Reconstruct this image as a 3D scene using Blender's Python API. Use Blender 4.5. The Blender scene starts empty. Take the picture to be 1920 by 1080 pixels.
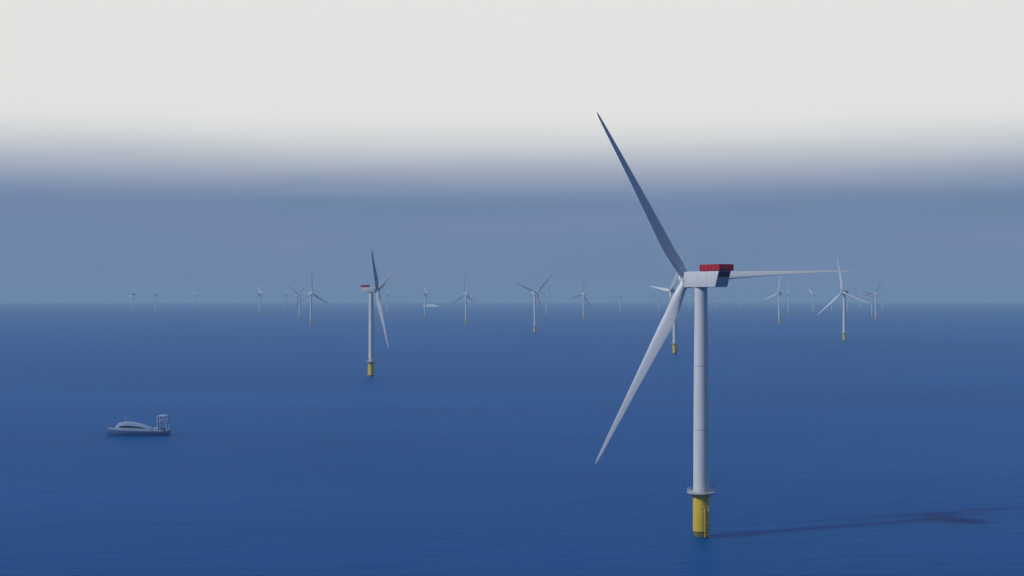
import bpy, bmesh, math, random
from math import radians as R, sin, cos, pi
from mathutils import Vector, Matrix

sc = bpy.context.scene
C = sc.collection
random.seed(4)

# ------------------------------------------------------------------ camera
EYE = 102.0                # metres above the water (helicopter view)
F = 2590.0                 # focal length in pixels of a 1920 wide frame
RE = 7.43e6                # earth radius with refraction: the sea really curves away
cam = bpy.data.cameras.new('camera')
co = bpy.data.objects.new('camera', cam); C.objects.link(co)
cam.sensor_width = 36; cam.lens = F / 1920 * 36; cam.shift_y = 13 / 1920
cam.clip_start = 1; cam.clip_end = 200000
co.location = (0, 0, EYE); co.rotation_euler = (R(90), 0, 0)
sc.camera = co

# ------------------------------------------------------------------ light
SUN_EL = R(40)
SUN_AZ = math.atan2(-0.38, -0.92)          # direction towards the sun: left and a little behind
sd = Vector((cos(SUN_AZ) * cos(SUN_EL), sin(SUN_AZ) * cos(SUN_EL), sin(SUN_EL)))
sl = bpy.data.lights.new('sun', 'SUN'); so = bpy.data.objects.new('sun', sl); C.objects.link(so)
sl.energy = 2.5; sl.angle = R(0.5); sl.color = (1.0, 0.97, 0.93)
so.rotation_euler = sd.to_track_quat('Z', 'Y').to_euler()

w = bpy.data.worlds.new('World'); sc.world = w; w.use_nodes = True
nt = w.node_tree; nt.nodes.clear()
def N(t, typ, **kw):
    n = t.nodes.new(typ)
    for k, v in kw.items(): setattr(n, k, v)
    return n
out = N(nt, 'ShaderNodeOutputWorld')
bg_sky = N(nt, 'ShaderNodeBackground'); bg_sky.inputs['Strength'].default_value = 0.085
sky = N(nt, 'ShaderNodeTexSky', sky_type='NISHITA'); sky.sun_disc = False
sky.sun_elevation = SUN_EL; sky.sun_rotation = pi / 2 - SUN_AZ
sky.altitude = 100; sky.air_density = 1.0; sky.dust_density = 0.3; sky.ozone_density = 1.6
nt.links.new(sky.outputs[0], bg_sky.inputs['Color'])
tc = N(nt, 'ShaderNodeTexCoord'); sep = N(nt, 'ShaderNodeSeparateXYZ')
nt.links.new(tc.outputs['Generated'], sep.inputs[0])
# a little unevenness for the lower edge of the cloud sheet
mp = N(nt, 'ShaderNodeMapping'); mp.inputs['Scale'].default_value = (5, 5, 60)
nz = N(nt, 'ShaderNodeTexNoise'); nz.inputs['Scale'].default_value = 1.0; nz.inputs['Detail'].default_value = 4
nt.links.new(tc.outputs['Generated'], mp.inputs[0]); nt.links.new(mp.outputs[0], nz.inputs['Vector'])
jit = N(nt, 'ShaderNodeMath', operation='MULTIPLY_ADD'); jit.inputs[1].default_value = 0.008
nt.links.new(nz.outputs['Fac'], jit.inputs[0]); nt.links.new(sep.outputs['Z'], jit.inputs[2])
def band(a, b):
    m = N(nt, 'ShaderNodeMapRange', interpolation_type='SMOOTHSTEP')
    m.inputs['From Min'].default_value = a; m.inputs['From Max'].default_value = b
    nt.links.new(jit.outputs[0], m.inputs['Value']); return m
# grey-blue bank of far haze low over the sea
bg_bank = N(nt, 'ShaderNodeBackground')
bg_bank.inputs['Color'].default_value = (0.158, 0.232, 0.385, 1); bg_bank.inputs['Strength'].default_value = 1.0
mpb = N(nt, 'ShaderNodeMapping'); mpb.inputs['Scale'].default_value = (4, 4, 28)
nzb = N(nt, 'ShaderNodeTexNoise'); nzb.inputs['Scale'].default_value = 1.0; nzb.inputs['Detail'].default_value = 5
rb = N(nt, 'ShaderNodeValToRGB')
rb.color_ramp.elements[0].position = 0.32; rb.color_ramp.elements[0].color = (0.154, 0.232, 0.378, 1)
rb.color_ramp.elements[1].position = 0.68; rb.color_ramp.elements[1].color = (0.178, 0.244, 0.405, 1)
nt.links.new(tc.outputs['Generated'], mpb.inputs[0]); nt.links.new(mpb.outputs[0], nzb.inputs['Vector'])
nt.links.new(nzb.outputs['Fac'], rb.inputs[0]); nt.links.new(rb.outputs[0], bg_bank.inputs['Color'])
bankf = band(0.24, 0.42)
mix0 = N(nt, 'ShaderNodeMixShader')
nt.links.new(bankf.outputs[0], mix0.inputs[0])
nt.links.new(bg_bank.outputs[0], mix0.inputs[1]); nt.links.new(bg_sky.outputs[0], mix0.inputs[2])
# added white cloud sheet above the bank, ended higher up to limit fill light
bg_cl = N(nt, 'ShaderNodeBackground')
bg_cl.inputs['Color'].default_value = (0.80, 0.80, 0.775, 1); bg_cl.inputs['Strength'].default_value = 1.0
lo = band(0.066, 0.136); hi = band(0.26, 0.40)
inv = N(nt, 'ShaderNodeMath', operation='SUBTRACT'); inv.inputs[0].default_value = 1.0
nt.links.new(hi.outputs[0], inv.inputs[1])
mul = N(nt, 'ShaderNodeMath', operation='MULTIPLY')
nt.links.new(lo.outputs[0], mul.inputs[0]); nt.links.new(inv.outputs[0], mul.inputs[1])
# cloud sheet shaped to stay ahead, cut behind the viewer for less ambient fill
fwd = N(nt, 'ShaderNodeMapRange', interpolation_type='SMOOTHSTEP')
fwd.inputs['From Min'].default_value = 0.25; fwd.inputs['From Max'].default_value = 0.75
nt.links.new(sep.outputs['Y'], fwd.inputs['Value'])
mul2 = N(nt, 'ShaderNodeMath', operation='MULTIPLY')
nt.links.new(mul.outputs[0], mul2.inputs[0]); nt.links.new(fwd.outputs[0], mul2.inputs[1])
mix = N(nt, 'ShaderNodeMixShader')
nt.links.new(mul2.outputs[0], mix.inputs[0])
nt.links.new(mix0.outputs[0], mix.inputs[1]); nt.links.new(bg_cl.outputs[0], mix.inputs[2])
nt.links.new(mix.outputs[0], out.inputs['Surface'])

sc.cycles.volume_bounces = 2
vs = sc.view_settings
vs.view_transform = 'Standard'; vs.look = 'None'; vs.exposure = 0.0; vs.gamma = 1.0; vs.use_curve_mapping = False

# ------------------------------------------------------------------ materials
def principled(name):
    m = bpy.data.materials.new(name); m.use_nodes = True
    return m, m.node_tree, m.node_tree.nodes['Principled BSDF']

def paint(name, col, rough=0.45, var=0.10, scale=0.35, streak=(1, 1, 0.12), spec=0.4):
    """weathered paint: broad vertical streaks and fine grime in the base colour"""
    m, t, b = principled(name)
    c = N(t, 'ShaderNodeTexCoord'); mpp = N(t, 'ShaderNodeMapping'); mpp.inputs['Scale'].default_value = streak
    n = N(t, 'ShaderNodeTexNoise'); n.inputs['Scale'].default_value = scale; n.inputs['Detail'].default_value = 6
    t.links.new(c.outputs['Object'], mpp.inputs[0]); t.links.new(mpp.outputs[0], n.inputs['Vector'])
    r = N(t, 'ShaderNodeValToRGB')
    r.color_ramp.elements[0].position = 0.3; r.color_ramp.elements[1].position = 0.7
    r.color_ramp.elements[0].color = tuple(x * (1 - var) for x in col) + (1,)
    r.color_ramp.elements[1].color = tuple(min(1, x * (1 + var * 0.5)) for x in col) + (1,)
    t.links.new(n.outputs['Fac'], r.inputs[0]); t.links.new(r.outputs[0], b.inputs['Base Color'])
    b.inputs['Roughness'].default_value = rough; b.inputs['Specular IOR Level'].default_value = spec
    return m

M = {
    'white': paint('light_grey_paint', (0.58, 0.61, 0.64), 0.5, 0.06),
    'blade': paint('blade_gelcoat', (0.57, 0.60, 0.65), 0.42, 0.06, 0.2),
    'seam': paint('flange_grey', (0.36, 0.39, 0.42), 0.5, 0.05),
    'yellow': paint('safety_yellow_paint', (0.62, 0.47, 0.05), 0.5, 0.18, 0.5),
    'pile': paint('algae_steel', (0.10, 0.11, 0.055), 0.7, 0.35, 0.8),
    'red': paint('red_mesh_panel', (0.68, 0.04, 0.08), 0.55, 0.12, 1.2),
    'dkred': paint('red_post', (0.24, 0.012, 0.045), 0.55, 0.1),
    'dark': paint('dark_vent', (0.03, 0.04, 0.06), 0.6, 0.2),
    'rear': paint('rear_panel_grey', (0.40, 0.44, 0.46), 0.55, 0.08),
    'steel': paint('galvanised_steel', (0.42, 0.44, 0.46), 0.45, 0.1),
    'boat': paint('blue_grey_boat_paint', (0.30, 0.40, 0.58), 0.5, 0.12, 0.4),
    'hull': paint('dark_blue_hull_paint', (0.07, 0.14, 0.31), 0.4, 0.15, 0.3),
    'deck': paint('deck_paint', (0.07, 0.12, 0.21), 0.7, 0.2, 0.5),
    'glass': paint('tinted_window', (0.012, 0.025, 0.06), 0.12, 0.1, 0.5, spec=0.6),
    'ship': paint('ship_white', (0.82, 0.83, 0.84), 0.45, 0.05, 0.1),
    'funnel': paint('funnel_blue', (0.08, 0.14, 0.3), 0.5, 0.05),
}

def mesh_panel(m, amount):
    # perforated panel: part of the daylight behind comes through
    t = m.node_tree; b = t.nodes['Principled BSDF']; o = t.nodes['Material Output']
    tr = N(t, 'ShaderNodeBsdfTranslucent'); mx = N(t, 'ShaderNodeMixShader'); mx.inputs[0].default_value = amount
    tr.inputs['Color'].default_value = (0.75, 0.05, 0.09, 1)
    t.links.new(b.outputs[0], mx.inputs[1]); t.links.new(tr.outputs[0], mx.inputs[2]); t.links.new(mx.outputs[0], o.inputs['Surface'])
mesh_panel(M['red'], 0.5)

def sea_material():
    m, t, b = principled('sea_water')
    c = N(t, 'ShaderNodeTexCoord')
    # broad patches and wind lanes in the water colour
    mp1 = N(t, 'ShaderNodeMapping'); mp1.inputs['Scale'].default_value = (0.0012, 0.004, 1); mp1.inputs['Rotation'].default_value = (0, 0, R(-14))
    n1 = N(t, 'ShaderNodeTexNoise'); n1.inputs['Scale'].default_value = 1; n1.inputs['Detail'].default_value = 5
    t.links.new(c.outputs['Object'], mp1.inputs[0]); t.links.new(mp1.outputs[0], n1.inputs['Vector'])
    ramp = N(t, 'ShaderNodeValToRGB')
    ramp.color_ramp.elements[0].position = 0.3; ramp.color_ramp.elements[0].color = SEA_A
    ramp.color_ramp.elements[1].position = 0.72; ramp.color_ramp.elements[1].color = SEA_B
    t.links.new(n1.outputs['Fac'], ramp.inputs[0]); t.links.new(ramp.outputs[0], b.inputs['Base Color'])
    # light scatters inside the water, so shadows on it are soft and weak
    b.inputs['Subsurface Weight'].default_value = 1.0
    b.inputs['Subsurface Radius'].default_value = (35.0, 80.0, 130.0); b.inputs['Subsurface Scale'].default_value = 1.0
    b.inputs['Roughness'].default_value = 0.5
    b.inputs['IOR'].default_value = 1.33
    b.inputs['Specular IOR Level'].default_value = 0.05
    # wind sea: long waves, short waves, ripples
    prev = None
    for sx, sy, dist, dt in ((0.035, 0.09, 1.1, 3), (0.14, 0.30, 0.40, 4), (0.7, 1.1, 0.10, 3)):
        mpn = N(t, 'ShaderNodeMapping'); mpn.inputs['Scale'].default_value = (sx, sy, 1); mpn.inputs['Rotation'].default_value = (0, 0, R(-14 + 20 * sx))
        nn = N(t, 'ShaderNodeTexNoise'); nn.inputs['Scale'].default_value = 1; nn.inputs['Detail'].default_value = dt
        t.links.new(c.outputs['Object'], mpn.inputs[0]); t.links.new(mpn.outputs[0], nn.inputs['Vector'])
        bp = N(t, 'ShaderNodeBump'); bp.inputs['Distance'].default_value = dist; bp.inputs['Strength'].default_value = 0.85
        t.links.new(nn.outputs['Fac'], bp.inputs['Height'])
        if prev: t.links.new(prev.outputs[0], bp.inputs['Normal'])
        prev = bp
    t.links.new(prev.outputs[0], b.inputs['Normal'])
    return m
SEA_A = (0.000, 0.050, 0.196, 1)
SEA_B = (0.000, 0.070, 0.256, 1)

# ------------------------------------------------------------------ mesh helpers
def link(name, bm, mat, parent=None, smooth=True, angle=35):
    me = bpy.data.meshes.new(name); bmesh.ops.recalc_face_normals(bm, faces=bm.faces[:])
    bm.to_mesh(me); bm.free()
    for m in (mat if isinstance(mat, (list, tuple)) else [mat]): me.materials.append(m)
    if smooth:
        for p in me.polygons: p.use_smooth = True
        try: me.set_sharp_from_angle(angle=R(angle))
        except Exception: pass
    o = bpy.data.objects.new(name, me); C.objects.link(o)
    if parent: o.parent = parent
    return o

def box(bm, x0, x1, y0, y1, z0, z1, bev=0.0, mi=0):
    v = [bm.verts.new((x, y, z)) for x in (x0, x1) for y in (y0, y1) for z in (z0, z1)]
    fs = [bm.faces.new([v[i] for i in q]) for q in ((0,1,3,2),(4,6,7,5),(0,4,5,1),(2,3,7,6),(0,2,6,4),(1,5,7,3))]
    for f in fs: f.material_index = mi
    if bev:
        es = {e for f in fs for e in f.edges}
        bmesh.ops.bevel(bm, geom=list(es), offset=bev, segments=2, affect='EDGES', profile=0.5)

def rings(bm, rs, cap=True):
    """skin a list of closed rings (lists of points)"""
    vv = [[bm.verts.new(p) for p in r] for r in rs]
    n = len(vv[0])
    for a, b in zip(vv, vv[1:]):
        for i in range(n):
            bm.faces.new((a[i], a[(i + 1) % n], b[(i + 1) % n], b[i]))
    if cap:
        bm.faces.new(vv[0][::-1]); bm.faces.new(vv[-1])

def lathe(bm, prof, n=40, axis='z', cx=0, cy=0):
    rs = []
    for r, z in prof:
        ring = []
        for i in range(n):
            a = 2 * pi * i / n
            p = (cx + r * cos(a), cy + r * sin(a), z) if axis == 'z' else (r * cos(a), z, r * sin(a))
            ring.append(p)
        rs.append(ring)
    rings(bm, rs)

def tube(bm, pts, r, n=8):
    pts = [Vector(p) for p in pts]
    rs = []
    for i, p in enumerate(pts):
        d = (pts[min(i + 1, len(pts) - 1)] - pts[max(i - 1, 0)]).normalized()
        u = d.orthogonal().normalized() if i == 0 else (u - d * u.dot(d)).normalized()
        v = d.cross(u)
        rs.append([p + (u * cos(2 * pi * k / n) + v * sin(2 * pi * k / n)) * r for k in range(n)])
    rings(bm, rs)

def empty(name, loc, rz, label, cat, group=None):
    o = bpy.data.objects.new(name, None); C.objects.link(o)
    o.location = loc; o.rotation_euler = (0, 0, rz); o.empty_display_size = 5
    o['label'] = label; o['category'] = cat
    if group: o['group'] = group
    return o

def drop(x, y): return -(x * x + y * y) / (2 * RE)

# ------------------------------------------------------------------ sea
def build_sea():
    bm = bmesh.new()
    seg = 360
    radii = []
    r = 60.0
    while r < 45000:
        radii.append(r); r *= 1.045
    radii.append(45000)
    c = bm.verts.new((0, 0, 0)); prev = None
    for r in radii:
        z = -r * r / (2 * RE)
        ring = [bm.verts.new((r * cos(2 * pi * i / seg), r * sin(2 * pi * i / seg), z)) for i in range(seg)]
        for i in range(seg):
            j = (i + 1) % seg
            if prev is None: bm.faces.new((c, ring[i], ring[j]))
            else: bm.faces.new((prev[i], ring[i], ring[j], prev[j]))
        prev = ring
    o = link('sea', bm, sea_material(), angle=80)
    o['kind'] = 'structure'
    o['label'] = 'deep blue sea with a hazy horizon'
    return o
build_sea()

# ------------------------------------------------------------------ wind turbine
HUB_Z, OV, TILT = 108.6, 11.8, R(8)
BLADE_R = 80.5
GROUP = 'wind turbines of the offshore wind farm'

def lerp_tab(tab, t):
    for (a, va), (b, vb) in zip(tab, tab[1:]):
        if t <= b: return va + (vb - va) * (t - a) / (b - a)
    return tab[-1][1]

CH = [(0.02, 3.5), (0.05, 3.9), (0.10, 4.9), (0.16, 5.5), (0.22, 5.7), (0.28, 5.4), (0.4, 4.45), (0.6, 3.05), (0.8, 2.0), (0.93, 1.25), (0.98, 0.75), (1.0, 0.12)]
TH = [(0.02, 1.0), (0.05, 0.86), (0.10, 0.62), (0.16, 0.46), (0.22, 0.42), (0.30, 0.34), (0.5, 0.25), (0.8, 0.19), (1.0, 0.16)]
TW = [(0.02, 14), (0.2, 13), (0.35, 8), (0.6, 3.5), (1.0, 0)]
def blade_mesh():
    bm = bmesh.new(); n = 28; rs = []
    ts = [0.02, 0.035, 0.05, 0.075, 0.1, 0.13, 0.16, 0.19, 0.22, 0.25, 0.28, 0.34, 0.4, 0.5, 0.6, 0.7, 0.8, 0.87, 0.93, 0.96, 0.98, 0.993, 1.0]
    for t in ts:
        c, th, tw = lerp_tab(CH, t), lerp_tab(TH, t), R(lerp_tab(TW, t))
        blend = min(1, max(0, (t - 0.05) / 0.15)); blend = blend * blend * (3 - 2 * blend)
        ring = []
        for i in range(n):
            a = 2 * pi * i / n
            # round root section
            cxx, cyy = 0.5 * cos(a), 0.5 * sin(a)
            # aerofoil section: x=+ leading edge
            u = 0.5 * (1 - cos(a))                       # 0 at leading edge, 1 trailing
            yt = 5 * (0.2969 * math.sqrt(max(u, 0)) - 0.126 * u - 0.3516 * u * u + 0.2843 * u ** 3 - 0.1015 * u ** 4)
            ay = -yt * th * (0.62 if sin(a) < 0 else -0.38) * -1
            ay = (yt * th * 0.40) if sin(a) > 0 else (-yt * th * 0.60)
            ax = 0.33 - u
            x = (cxx * (1 - blend) + ax * blend) * c
            y = (cyy * (1 - blend) + ay * blend) * c
            xr, yr = x * cos(tw) - y * sin(tw), x * sin(tw) + y * cos(tw)
            bend = 3.0 * t * t
            ring.append((xr, yr + bend, t * BLADE_R))
        rs.append(ring)
    rings(bm, rs)
    return bm

def pl_ring(r0, r1, z0, z1, bm, n=40):
    rs = []
    for r, z in ((r0, z0), (r1, z0), (r1, z1), (r0, z1)):
        rs.append([(r * cos(2 * pi * i / n), r * sin(2 * pi * i / n), z) for i in range(n)])
    rs.append(rs[0])
    vv = [[bm.verts.new(p) for p in r] for r in rs[:4]]
    for k in range(4):
        a, b = vv[k], vv[(k + 1) % 4]
        for i in range(n): bm.faces.new((a[i], a[(i + 1) % n], b[(i + 1) % n], b[i]))

def make_turbine():
    root = empty('wind_turbine', (0, 0, 0), 0, 'x', 'wind turbine', GROUP)
    # monopile in the splash zone
    bm = bmesh.new(); lathe(bm, [(3.15, -9), (3.15, 2.2), (3.0, 2.6)]); link('monopile', bm, M['pile'], root)
    # yellow transition piece
    bm = bmesh.new()
    lathe(bm, [(3.45, 2.2), (3.45, 17.4), (3.55, 17.5), (3.55, 18.0), (3.2, 18.2)])
    tp = link('transition_piece', bm, M['yellow'], root)
    # boat landing: two fender tubes with a ladder
    bm = bmesh.new()
    for a in (-0.9, 0.9):
        tube(bm, [(a, -4.3, -2), (a, -4.3, 12), (a, -3.4, 13.2)], 0.2)
        for z in (1, 6, 11): tube(bm, [(a, -4.3, z), (a * 0.8, -3.3, z)], 0.12)
    for k in range(26): tube(bm, [(-0.3, -4.0, -1 + 0.7 * k), (0.3, -4.0, -1 + 0.7 * k)], 0.04, 6)
    for a in (-0.3, 0.3): tube(bm, [(a, -4.0, -1.5), (a, -4.0, 18.2)], 0.06, 6)
    link('boat_landing', bm, M['yellow'], tp)
    # working platform with railing and davit crane
    bm = bmesh.new(); pl_ring(3.0, 5.9, 18.25, 18.7, bm)
    for k in range(10):
        a = 2 * pi * k / 10
        tube(bm, [(3.4 * cos(a), 3.4 * sin(a), 16.4), (5.5 * cos(a), 5.5 * sin(a), 18.3)], 0.13, 6)
    pf = link('platform', bm, M['steel'], root)
    bm = bmesh.new()
    for z in (19.2, 19.75, 20.2):
        pts = [(5.75 * cos(2 * pi * i / 40), 5.75 * sin(2 * pi * i / 40), z) for i in range(41)]
        tube(bm, pts, 0.06, 6)
    for i in range(20):
        a = 2 * pi * i / 20
        tube(bm, [(5.75 * cos(a), 5.75 * sin(a), 18.7), (5.75 * cos(a), 5.75 * sin(a), 20.2)], 0.06, 6)
    link('railing', bm, M['steel'], pf)
    bm = bmesh.new()
    tube(bm, [(4.9, -1.6, 18.7), (4.9, -1.6, 22.3)], 0.28, 10)
    tube(bm, [(4.9, -1.6, 22.2), (7.2, -2.2, 23.6), (8.6, -2.6, 23.7)], 0.2, 8)
    tube(bm, [(4.9, -1.6, 20.6), (6.4, -2.0, 23.0)], 0.1, 6)
    tube(bm, [(8.5, -2.6, 23.6), (8.5, -2.6, 21.6)], 0.05, 6)
    link('davit_crane', bm, M['steel'], root)
    # tower
    bm = bmesh.new()
    lathe(bm, [(3.3, 18.2), (3.3, 20), (3.22, 45), (3.05, 72), (2.78, 96), (2.68, 104.6), (2.68, 105.6)], 48)
    tw = link('tower', bm, M['white'], root)
    for z, r in ((45, 3.235), (72, 3.065)):
        bm = bmesh.new(); lathe(bm, [(r - .02, z - .16), (r + .012, z - .14), (r + .012, z + .14), (r - .02, z + .16)], 48)
        link('flange', bm, M['seam'], tw)
    bm = bmesh.new(); box(bm, -0.55, 0.55, -3.42, -3.1, 18.75, 21.1, 0.05); link('door', bm, M['seam'], tw)
    # yaw ring + nacelle
    bm = bmesh.new()
    ybk, ybb, yf, hw = -18.2, -15.4, 8.9, 3.05
    zt, zb = HUB_Z + 3.35, HUB_Z - 3.35
    P = [(ybk, zt), (yf, zt), (yf, zb + 0.2), (yf - .6, zb), (ybb, zb)]
    rings(bm, [[(-hw, y, z) for y, z in P], [(hw, y, z) for y, z in P]])
    bmesh.ops.bevel(bm, geom=bm.edges[:], offset=0.22, segments=3, affect='EDGES', profile=0.5)
    for y in (-9.4, -1.2):                                   # joint strips of the side panels
        for s in (-1, 1): box(bm, s * hw - 0.015, s * hw + 0.015, y - 0.05, y + 0.05, zb + 0.35, zt - 0.35, mi=1)
    na = link('nacelle', bm, [M['white'], M['seam']], root, angle=50)
    bm = bmesh.new()
    lathe(bm, [(2.95, 105.15), (2.95, 105.75)], 40); link('yaw_ring', bm, M['seam'], root)
    # rear panel with the dark cooler opening
    def sl(z): return ybb + (ybk - ybb) * (z - zb) / (zt - zb)
    def slab(z0, z1, x, d):
        b = bmesh.new()
        rings(b, [[(x0, sl(z0) + 0.05, z0), (x0, sl(z0) - d, z0), (x0, sl(z1) - d, z1), (x0, sl(z1) + 0.05, z1)] for x0 in (-x, x)])
        return b
    link('rear_panel', slab(zb + 0.3, zt - 2.75, 2.75, 0.04), M['rear'], na, smooth=False)
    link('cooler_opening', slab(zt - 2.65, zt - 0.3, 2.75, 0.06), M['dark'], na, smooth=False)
    # generator ring in front of the nacelle
    bm = bmesh.new()
    lathe(bm, [(2.9, -3.6), (3.2, -3.4), (3.2, -2.3), (2.7, -2.1), (2.2, -1.6)], 48, 'y')
    ge = link('generator', bm, M['seam'], root); 
    ge.location = (0, OV, HUB_Z); ge.rotation_euler = (TILT, 0, 0)
    # red helihoist platform on the roof
    bm = bmesh.new(); y0, y1, hx = -19.2, -4.4, 3.2
    box(bm, -hx, hx, y0, y1, zt + 0.05, zt + 0.3)
    hd = link('helihoist_platform', bm, M['dkred'], root, smooth=False)
    zr = zt + 2.75
    for x in (-hx, hx):
        bm = bmesh.new(); box(bm, x - 0.03, x + 0.03, y0 + .02, y1 - .02, zt + 0.3, zr)
        for k in range(6):
            y = y0 + (y1 - y0) * k / 5; q = 0.2 if k in (0, 5) else 0.11
            box(bm, x - q, x + q, y - q, y + q, zt + 0.1, zr + 0.08, mi=1)
        link('side_panel', bm, [M['red'], M['dkred']], hd, smooth=False)
    for y in (y0, y1):
        bm = bmesh.new(); box(bm, -hx + .22, hx - .22, y - 0.03, y + 0.03, zt + 0.3, zr)
        for k in (1, 2): box(bm, -hx + 2 * hx * k / 3 - .1, -hx + 2 * hx * k / 3 + .1, y - .1, y + .1, zt + .1, zr + .05, mi=1)
        link('end_panel', bm, [M['red'], M['dkred']], hd, smooth=False)
    # hub and nose
    bm = bmesh.new()
    lathe(bm, [(0.02, 3.9), (0.75, 3.75), (1.5, 3.2), (2.05, 2.2), (2.35, 0.9), (2.4, -0.6), (2.35, -1.7), (2.0, -1.8)], 40, 'y')
    for k in range(3):
        a = k * 2 * pi / 3
        b2 = bmesh.new(); lathe(b2, [(1.8, 0.6), (1.8, 2.3), (1.72, 2.4)], 32)
        me = bpy.data.meshes.new('t'); b2.transform(Matrix.Rotation(a, 4, 'Y')); b2.to_mesh(me); b2.free(); bm.from_mesh(me); bpy.data.meshes.remove(me)
    hb = link('hub', bm, M['white'], root)
    hb.location = (0, OV, HUB_Z)
    bl = link('blade', blade_mesh(), M['blade'], root, angle=60)
    for k in range(2):
        o = bl.copy(); C.objects.link(o)
    return root

proto = make_turbine()
def kids(o): return [c for c in bpy.data.objects if c.parent == o]

def set_rotor(root, phase, pitches=(15, 15, 15), tilt=TILT, ov=OV, scale=(1, 1, 1), cone=1.5):
    bl = [c for c in kids(root) if c.name.split('.')[0] == 'blade']
    bl.sort(key=lambda o: o.name)
    for k, o in enumerate(bl):
        o.location = (0, ov, HUB_Z); o.scale = (1, 1, scale[k])
        o.rotation_euler = (Matrix.Rotation(tilt, 4, 'X') @ Matrix.Rotation(R(phase) + k * 2 * pi / 3, 4, 'Y') @ Matrix.Rotation(R(-cone), 4, 'X') @ Matrix.Rotation(R(pitches[k]), 4, 'Z')).to_euler()
    for c in kids(root):
        if c.name.split('.')[0] == 'hub':
            c.rotation_euler = (Matrix.Rotation(tilt, 4, 'X') @ Matrix.Rotation(R(phase), 4, 'Y')).to_euler()

def copy_tree(o, parent=None):
    c = o.copy(); C.objects.link(c)
    if parent: c.parent = parent
    for k in kids(o): copy_tree(k, c)
    return c

def dist(yb):
    """distance at which the water surface shows at image row yb"""
    t = yb - 553.0; D = EYE * F / t
    for _ in range(60): D = EYE * F / (t - F * D / (2 * RE))
    return D

# the near turbine, then one row per turbine: foot pixel x, foot row, yaw, rotor phase, label
DN = 585.0
FLEET = [
    (696, 706, -97, 50, 'second nearest white turbine, seen almost edge-on, one dark blade up, red platform at left'),
    (1265, 664, 108, 84, 'white turbine with yellow foot half hidden behind the lowest blade of the giant turbine'),
    (1583, 640, 132, 12, 'turbine on the right with yellow foot and one white blade slanting down left'),
    (1003, 624, -141, 72, 'turbine near the picture centre with two grey blades spread upward in a wide V'),
    (583, 612, -138, 0, 'larger of the two close turbines with crossing rotors, one blade straight up'),
    (874, 607, 54, 117, 'lone turbine like an upside-down Y between the white ship and the wide-V turbine'),
    (1461, 607, 114, 108, 'turbine under the giant level blade, its own upper blade reaching that blade'),
    (1094, 600, 42, 12, 'lone mid-distance turbine between the wide-V turbine and the giant lower blade'),
    (562, 599, 60, 60, 'smaller of the two close turbines with crossing rotors, blades opening upward'),
    (1642, 600, 30, 39, 'last clear turbine before the right end of the farm, drooping blade at left'),
    (797, 596, -75, 63, 'narrow turbine with a thin upward V, standing before the white ship'),
    (250, 592, -48, 21, 'leftmost turbine of the whole farm, one blade up'),
    (487, 592, -57, 75, 'small turbine left of the crossing rotors, its foot nearer than its faint right neighbour'),
    (1025, 590, 51, 45, 'small turbine close behind and right of the wide-V turbine'),
    (1478, 590, 75, 39, 'small turbine just right of the one whose blade reaches the giant level blade'),
    (292, 587, -54, 30, 'second turbine from the left of the farm, bright blade standing up'),
    (1525, 587, 111, 48, 'small turbine left of the lower tip of the white blade slanting down left'),
    (1163, 587, 63, 111, 'small turbine with hardly visible blades, nearest left neighbour of the giant lower blade'),
    (726, 587, -70, 40, 'faint turbine close right of the second nearest turbine, behind its drooping blade'),
    (535, 584, -75, 51, 'faint turbine immediately left of the two close turbines with crossing rotors'),
    (1560, 584, 66, 51, 'faint turbine seen through the white blade slanting down on the right'),
    (1236, 584, 50, 20, 'faint turbine close left of the half hidden turbine and the giant lower blade'),
    (367, 581, -45, 45, 'faint far turbine, third from the left end of the farm'),
    (1590, 583, 60, 80, 'faint turbine directly behind the tower of the right turbine with slanting white blade'),
    (1614, 582, 52, 10, 'faint turbine in the gap right of the one with slanting white blade'),
    (1655, 580, 58, 70, 'tiny pale turbine just right of the last clear turbine'),
    (1635, 594, 55, 25, 'faint turbine touching the left side of the last clear turbine'),
    (1386, 580, 57, 95, 'tiny turbine just right of the red-topped nacelle, under the giant level blade'),
    (1421, 577, 49, 33, 'tiny turbine midway under the giant level blade, larger of a close pair'),
    (1428, 575, 61, 64, 'tiniest turbine, right and smaller of the close pair under the giant level blade'),
    (1344, 580, 54, 5, 'tiny turbine just right of the giant tower, below the red-topped nacelle'),
    (1294, 582, 47, 90, 'tiny turbine in the gap between the giant lower blade and giant tower'),
    (1669, 576, 56, 44, 'tiny pale turbine farthest right in the farm'),
]
fleet = []
for i, (px, yb, yaw, ph, lab) in enumerate(FLEET):
    D = dist(yb); x = (px - 960) * D / F
    t = copy_tree(proto)
    t['label'] = lab; t.location = (x, D, drop(x, D)); t.rotation_euler = (0, 0, R(yaw))
    # the other machines are of a type with a shorter nacelle
    for c in kids(t):
        k = c.name.split('.')[0]
        if k == 'nacelle': c.scale = (1, 0.65, 1)
        if k == 'hub': c.location = (0, 7.9, HUB_Z)
        if k == 'generator': c.location = (0, 8.1, HUB_Z)
        if k == 'helihoist_platform':
            if i == 0: c.scale = (1, 0.65, 1)
            else:
                for q in kids(c): bpy.data.objects.remove(q)
                bpy.data.objects.remove(c)
    fleet.append((t, ph))
xn = (1314.5 - 960) * DN / F
proto.location = (xn, DN, drop(xn, DN)); proto.rotation_euler = (0, 0, R(24.5))
proto['label'] = 'giant nearest wind turbine with red-railed nacelle platform, its level blade pointing right'
set_rotor(proto, 85.5, (-72, 36, 4), R(9), scale=(1.11, 1.10, 1.045), cone=0)
for c in kids(proto):
    if c.name.split('.')[0] == 'hub': c.scale = (1, 1.45, 1)
for t, ph in fleet: set_rotor(t, ph, (15, 15, 15), R(6), 7.9)
set_rotor(fleet[0][0], FLEET[0][3], (-54, 75, -60), R(6), 7.9, (0.97,) * 3, 7)

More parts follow.
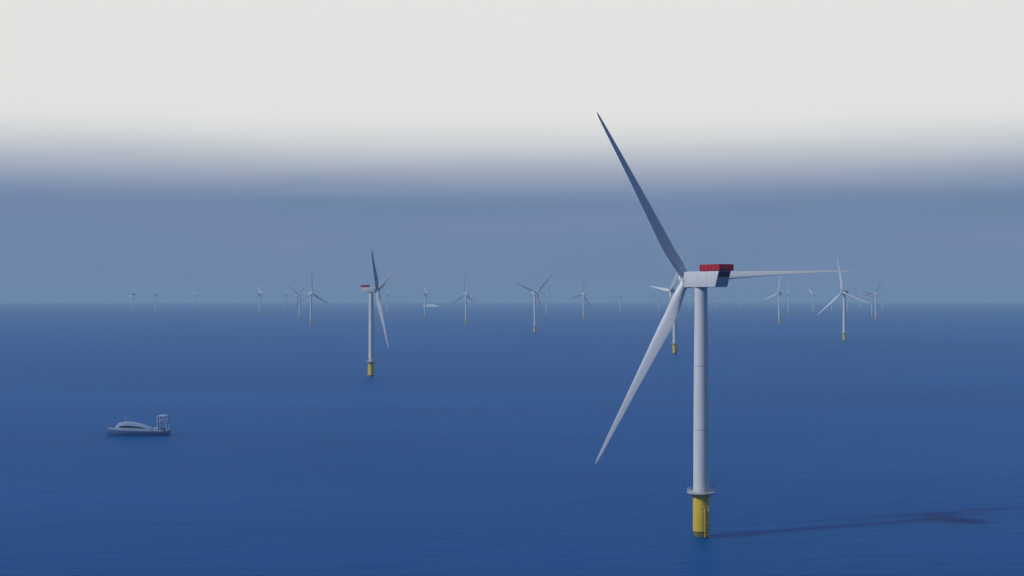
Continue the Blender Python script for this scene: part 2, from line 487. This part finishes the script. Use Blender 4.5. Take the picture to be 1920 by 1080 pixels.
# ------------------------------------------------------------------ workboat at the left
def build_boat():
    D = dist(815); x = (259 - 960) * D / F
    b = empty('workboat', (x, D, drop(x, D)), 0, 'low pale blue-grey workboat with a tall frame over its stern, at the lower left', 'boat')
    L = 23.0
    def section(xx, half, zk, zd):
        pts = []
        for k in range(13):
            a = pi * k / 12
            pts.append((xx, -half * cos(a) * (1 if zd else 1), zd - (zd - zk) * (sin(a) ** 0.55)))
        return pts
    bm = bmesh.new(); rs = []
    for xx, half, zk, zd in ((-23.6, .15, 1.5, 5.4), (-21, 1.8, -0.9, 4.8), (-17, 3.4, -1.3, 4.2), (-10, 4.4, -1.4, 3.4), (0, 4.6, -1.4, 3.1), (12, 4.6, -1.3, 3.0), (21, 4.4, -1.0, 3.0), (22.8, 4.2, -0.4, 3.1)):
        rs.append(section(xx, half, zk, zd))
    rings(bm, rs)
    link('hull', bm, M['hull'], b, angle=50)
    # bulwark strips along the sides
    bm = bmesh.new()
    for s in (-1, 1):
        pts = [(-21, 1.85, 4.9), (-17, 3.45, 4.3), (-10, 4.45, 3.6), (0, 4.65, 3.3), (12, 4.65, 3.2), (19, 4.5, 3.2)]
        rings(bm, [[(px_, s * py_, pz_ - .35), (px_, s * (py_ - .18), pz_ - .35), (px_, s * (py_ - .18), pz_ + .75), (px_, s * py_, pz_ + .75)] for px_, py_, pz_ in pts])
    link('bulwark', bm, M['boat'], b, smooth=False)
    bm = bmesh.new()
    rings(bm, [[(px_, -py_, z), (px_, py_, z), (px_, py_, z - .12), (px_, -py_, z - .12)] for px_, py_, z in ((-15, 3.3, 3.9), (-10, 4.2, 3.5), (0, 4.4, 3.2), (12, 4.4, 3.12), (22.4, 4.0, 3.15))])
    link('deck', bm, M['deck'], b, smooth=False)
    # long streamlined cabin, roof falling away aft
    bm = bmesh.new(); rs = []
    for xx, zt_, hw_ in ((-16.5, 5.6, 2.4), (-14, 8.6, 2.9), (-10, 9.5, 3.2), (-4, 9.3, 3.3), (2, 8.0, 3.3), (7.5, 6.2, 3.2), (10, 5.0, 3.0)):
        rs.append([(xx, -hw_, 3.2), (xx, -hw_, 3.2 + (zt_ - 3.2) * .6), (xx, -hw_ * .82, zt_ - .15), (xx, -hw_ * .5, zt_), (xx, hw_ * .5, zt_), (xx, hw_ * .82, zt_ - .15), (xx, hw_, 3.2 + (zt_ - 3.2) * .6), (xx, hw_, 3.2)])
    rings(bm, rs); cb = link('cabin', bm, M['boat'], b, angle=40)
    bm = bmesh.new()
    for s in (-1, 1):
        rings(bm, [[(xx, s * (h_ - .05), z0), (xx, s * (h_ + .07), z0), (xx, s * (h_ + .05), z1), (xx, s * (h_ - .07), z1)] for xx, h_, z0, z1 in
              ((-13, 3.0, 5.4, 6.3), (-10, 3.2, 5.4, 6.8), (-4, 3.3, 5.3, 6.7), (2, 3.3, 5.0, 6.0), (5.5, 3.24, 4.8, 5.3))])
    link('window_band', bm, M['glass'], cb, smooth=False)
    bm = bmesh.new()
    tube(bm, [(-9, 0, 9.2), (-9, 0, 14.5)], .16); tube(bm, [(-9, -1.6, 12.5), (-9, 1.6, 12.5)], .1); box(bm, -9.9, -8.1, -.2, .2, 13.2, 13.5)
    link('mast', bm, M['boat'], b)
    # tall gantry over the stern
    bm = bmesh.new()
    for s in (-1, 1):
        y = 3.6 * s
        def bar(p, q, r=.6): 
            p, q = Vector(p), Vector(q); tube(bm, [p, q], r, 8)
        bar((15.6, y, 3.0), (15.2, y, 13.6), .75)
        bar((22.4, y, 2.6), (20.6, y, 13.4), .7)
        bar((15.2, y, 13.6), (20.8, y, 13.6), .8)
        bar((16.0, y, 9.2), (20.6, y, 12.9), .45)
    for xx, z in ((15.2, 13.6), (20.8, 13.6), (15.5, 6.5)): tube(bm, [(xx, -3.6, z), (xx, 3.6, z)], .5, 8)
    link('stern_gantry', bm, M['boat'], b)
    bm = bmesh.new(); box(bm, 11.5, 14.6, -2.6, 2.6, 3.15, 5.2, .15); link('deck_winch_house', bm, M['boat'], b)
build_boat()

# ------------------------------------------------------------------ far white ship
def build_ship():
    D = dist(575.2); x = (808 - 960) * D / F
    b = empty('ship', (x, D, drop(x, D)), R(-35), 'long white ship far off near the horizon behind a narrow turbine', 'ship')
    bm = bmesh.new()
    rs = []
    for xx, hw_, zd in ((-72, 9, 13), (-55, 11, 12.5), (0, 11.5, 12), (45, 11.3, 12.5), (60, 8, 14), (70, 3, 15.5), (74, .3, 16.5)):
        k = 1 if xx < 50 else .75
        rs.append([(xx, -hw_, zd), (xx, -hw_ * k, -3), (xx, hw_ * k, -3), (xx, hw_, zd)])
    rings(bm, rs); link('hull', bm, M['ship'], b, smooth=False)
    bm = bmesh.new(); box(bm, -60, 48, -9.5, 9.5, 12, 21, .6); box(bm, -50, 40, -8.5, 8.5, 20.8, 25, .6); su = link('superstructure', bm, M['ship'], b, smooth=False)
    bm = bmesh.new()
    for z in (14.2, 17.6): 
        for s in (-1, 1): box(bm, -57, 45, s * 9.5 - .06, s * 9.5 + .06, z, z + 1.3)
    link('window_row', bm, M['glass'], su, smooth=False)
    bm = bmesh.new(); box(bm, 28, 40, -11.5, 11.5, 25, 28.5, .4); link('bridge', bm, M['ship'], b, smooth=False)
    bm = bmesh.new()
    rings(bm, [[(-36, -3, 24.9), (-26, -3, 24.9), (-26, 3, 24.9), (-36, 3, 24.9)], [(-37, -2.2, 33), (-30, -2.2, 33), (-30, 2.2, 33), (-37, 2.2, 33)]])
    link('funnel', bm, M['funnel'], b, smooth=False)
    b.scale = (1.25, 1, 0.95)
    bm = bmesh.new(); tube(bm, [(33, 0, 28), (33, 0, 40)], .4); tube(bm, [(33, -3, 35), (33, 3, 35)], .25); link('mast', bm, M['ship'], b)
build_ship()

# ------------------------------------------------------------------ haze
def build_haze():
    bm = bmesh.new(); box(bm, -46000, 46000, -46000, 46000, -142, 235)
    m = bpy.data.materials.new('sea_haze'); m.use_nodes = True; t = m.node_tree
    t.nodes.clear()
    o = N(t, 'ShaderNodeOutputMaterial'); v = N(t, 'ShaderNodeVolumePrincipled')
    v.inputs['Color'].default_value = (0.51, 0.72, 0.85, 1)
    v.inputs['Density'].default_value = 7.5e-5
    v.inputs['Anisotropy'].default_value = 0.0
    t.links.new(v.outputs[0], o.inputs['Volume'])
    h = link('haze', bm, m, smooth=False); h['kind'] = 'stuff'
    h.display_type = 'WIRE'
build_haze()
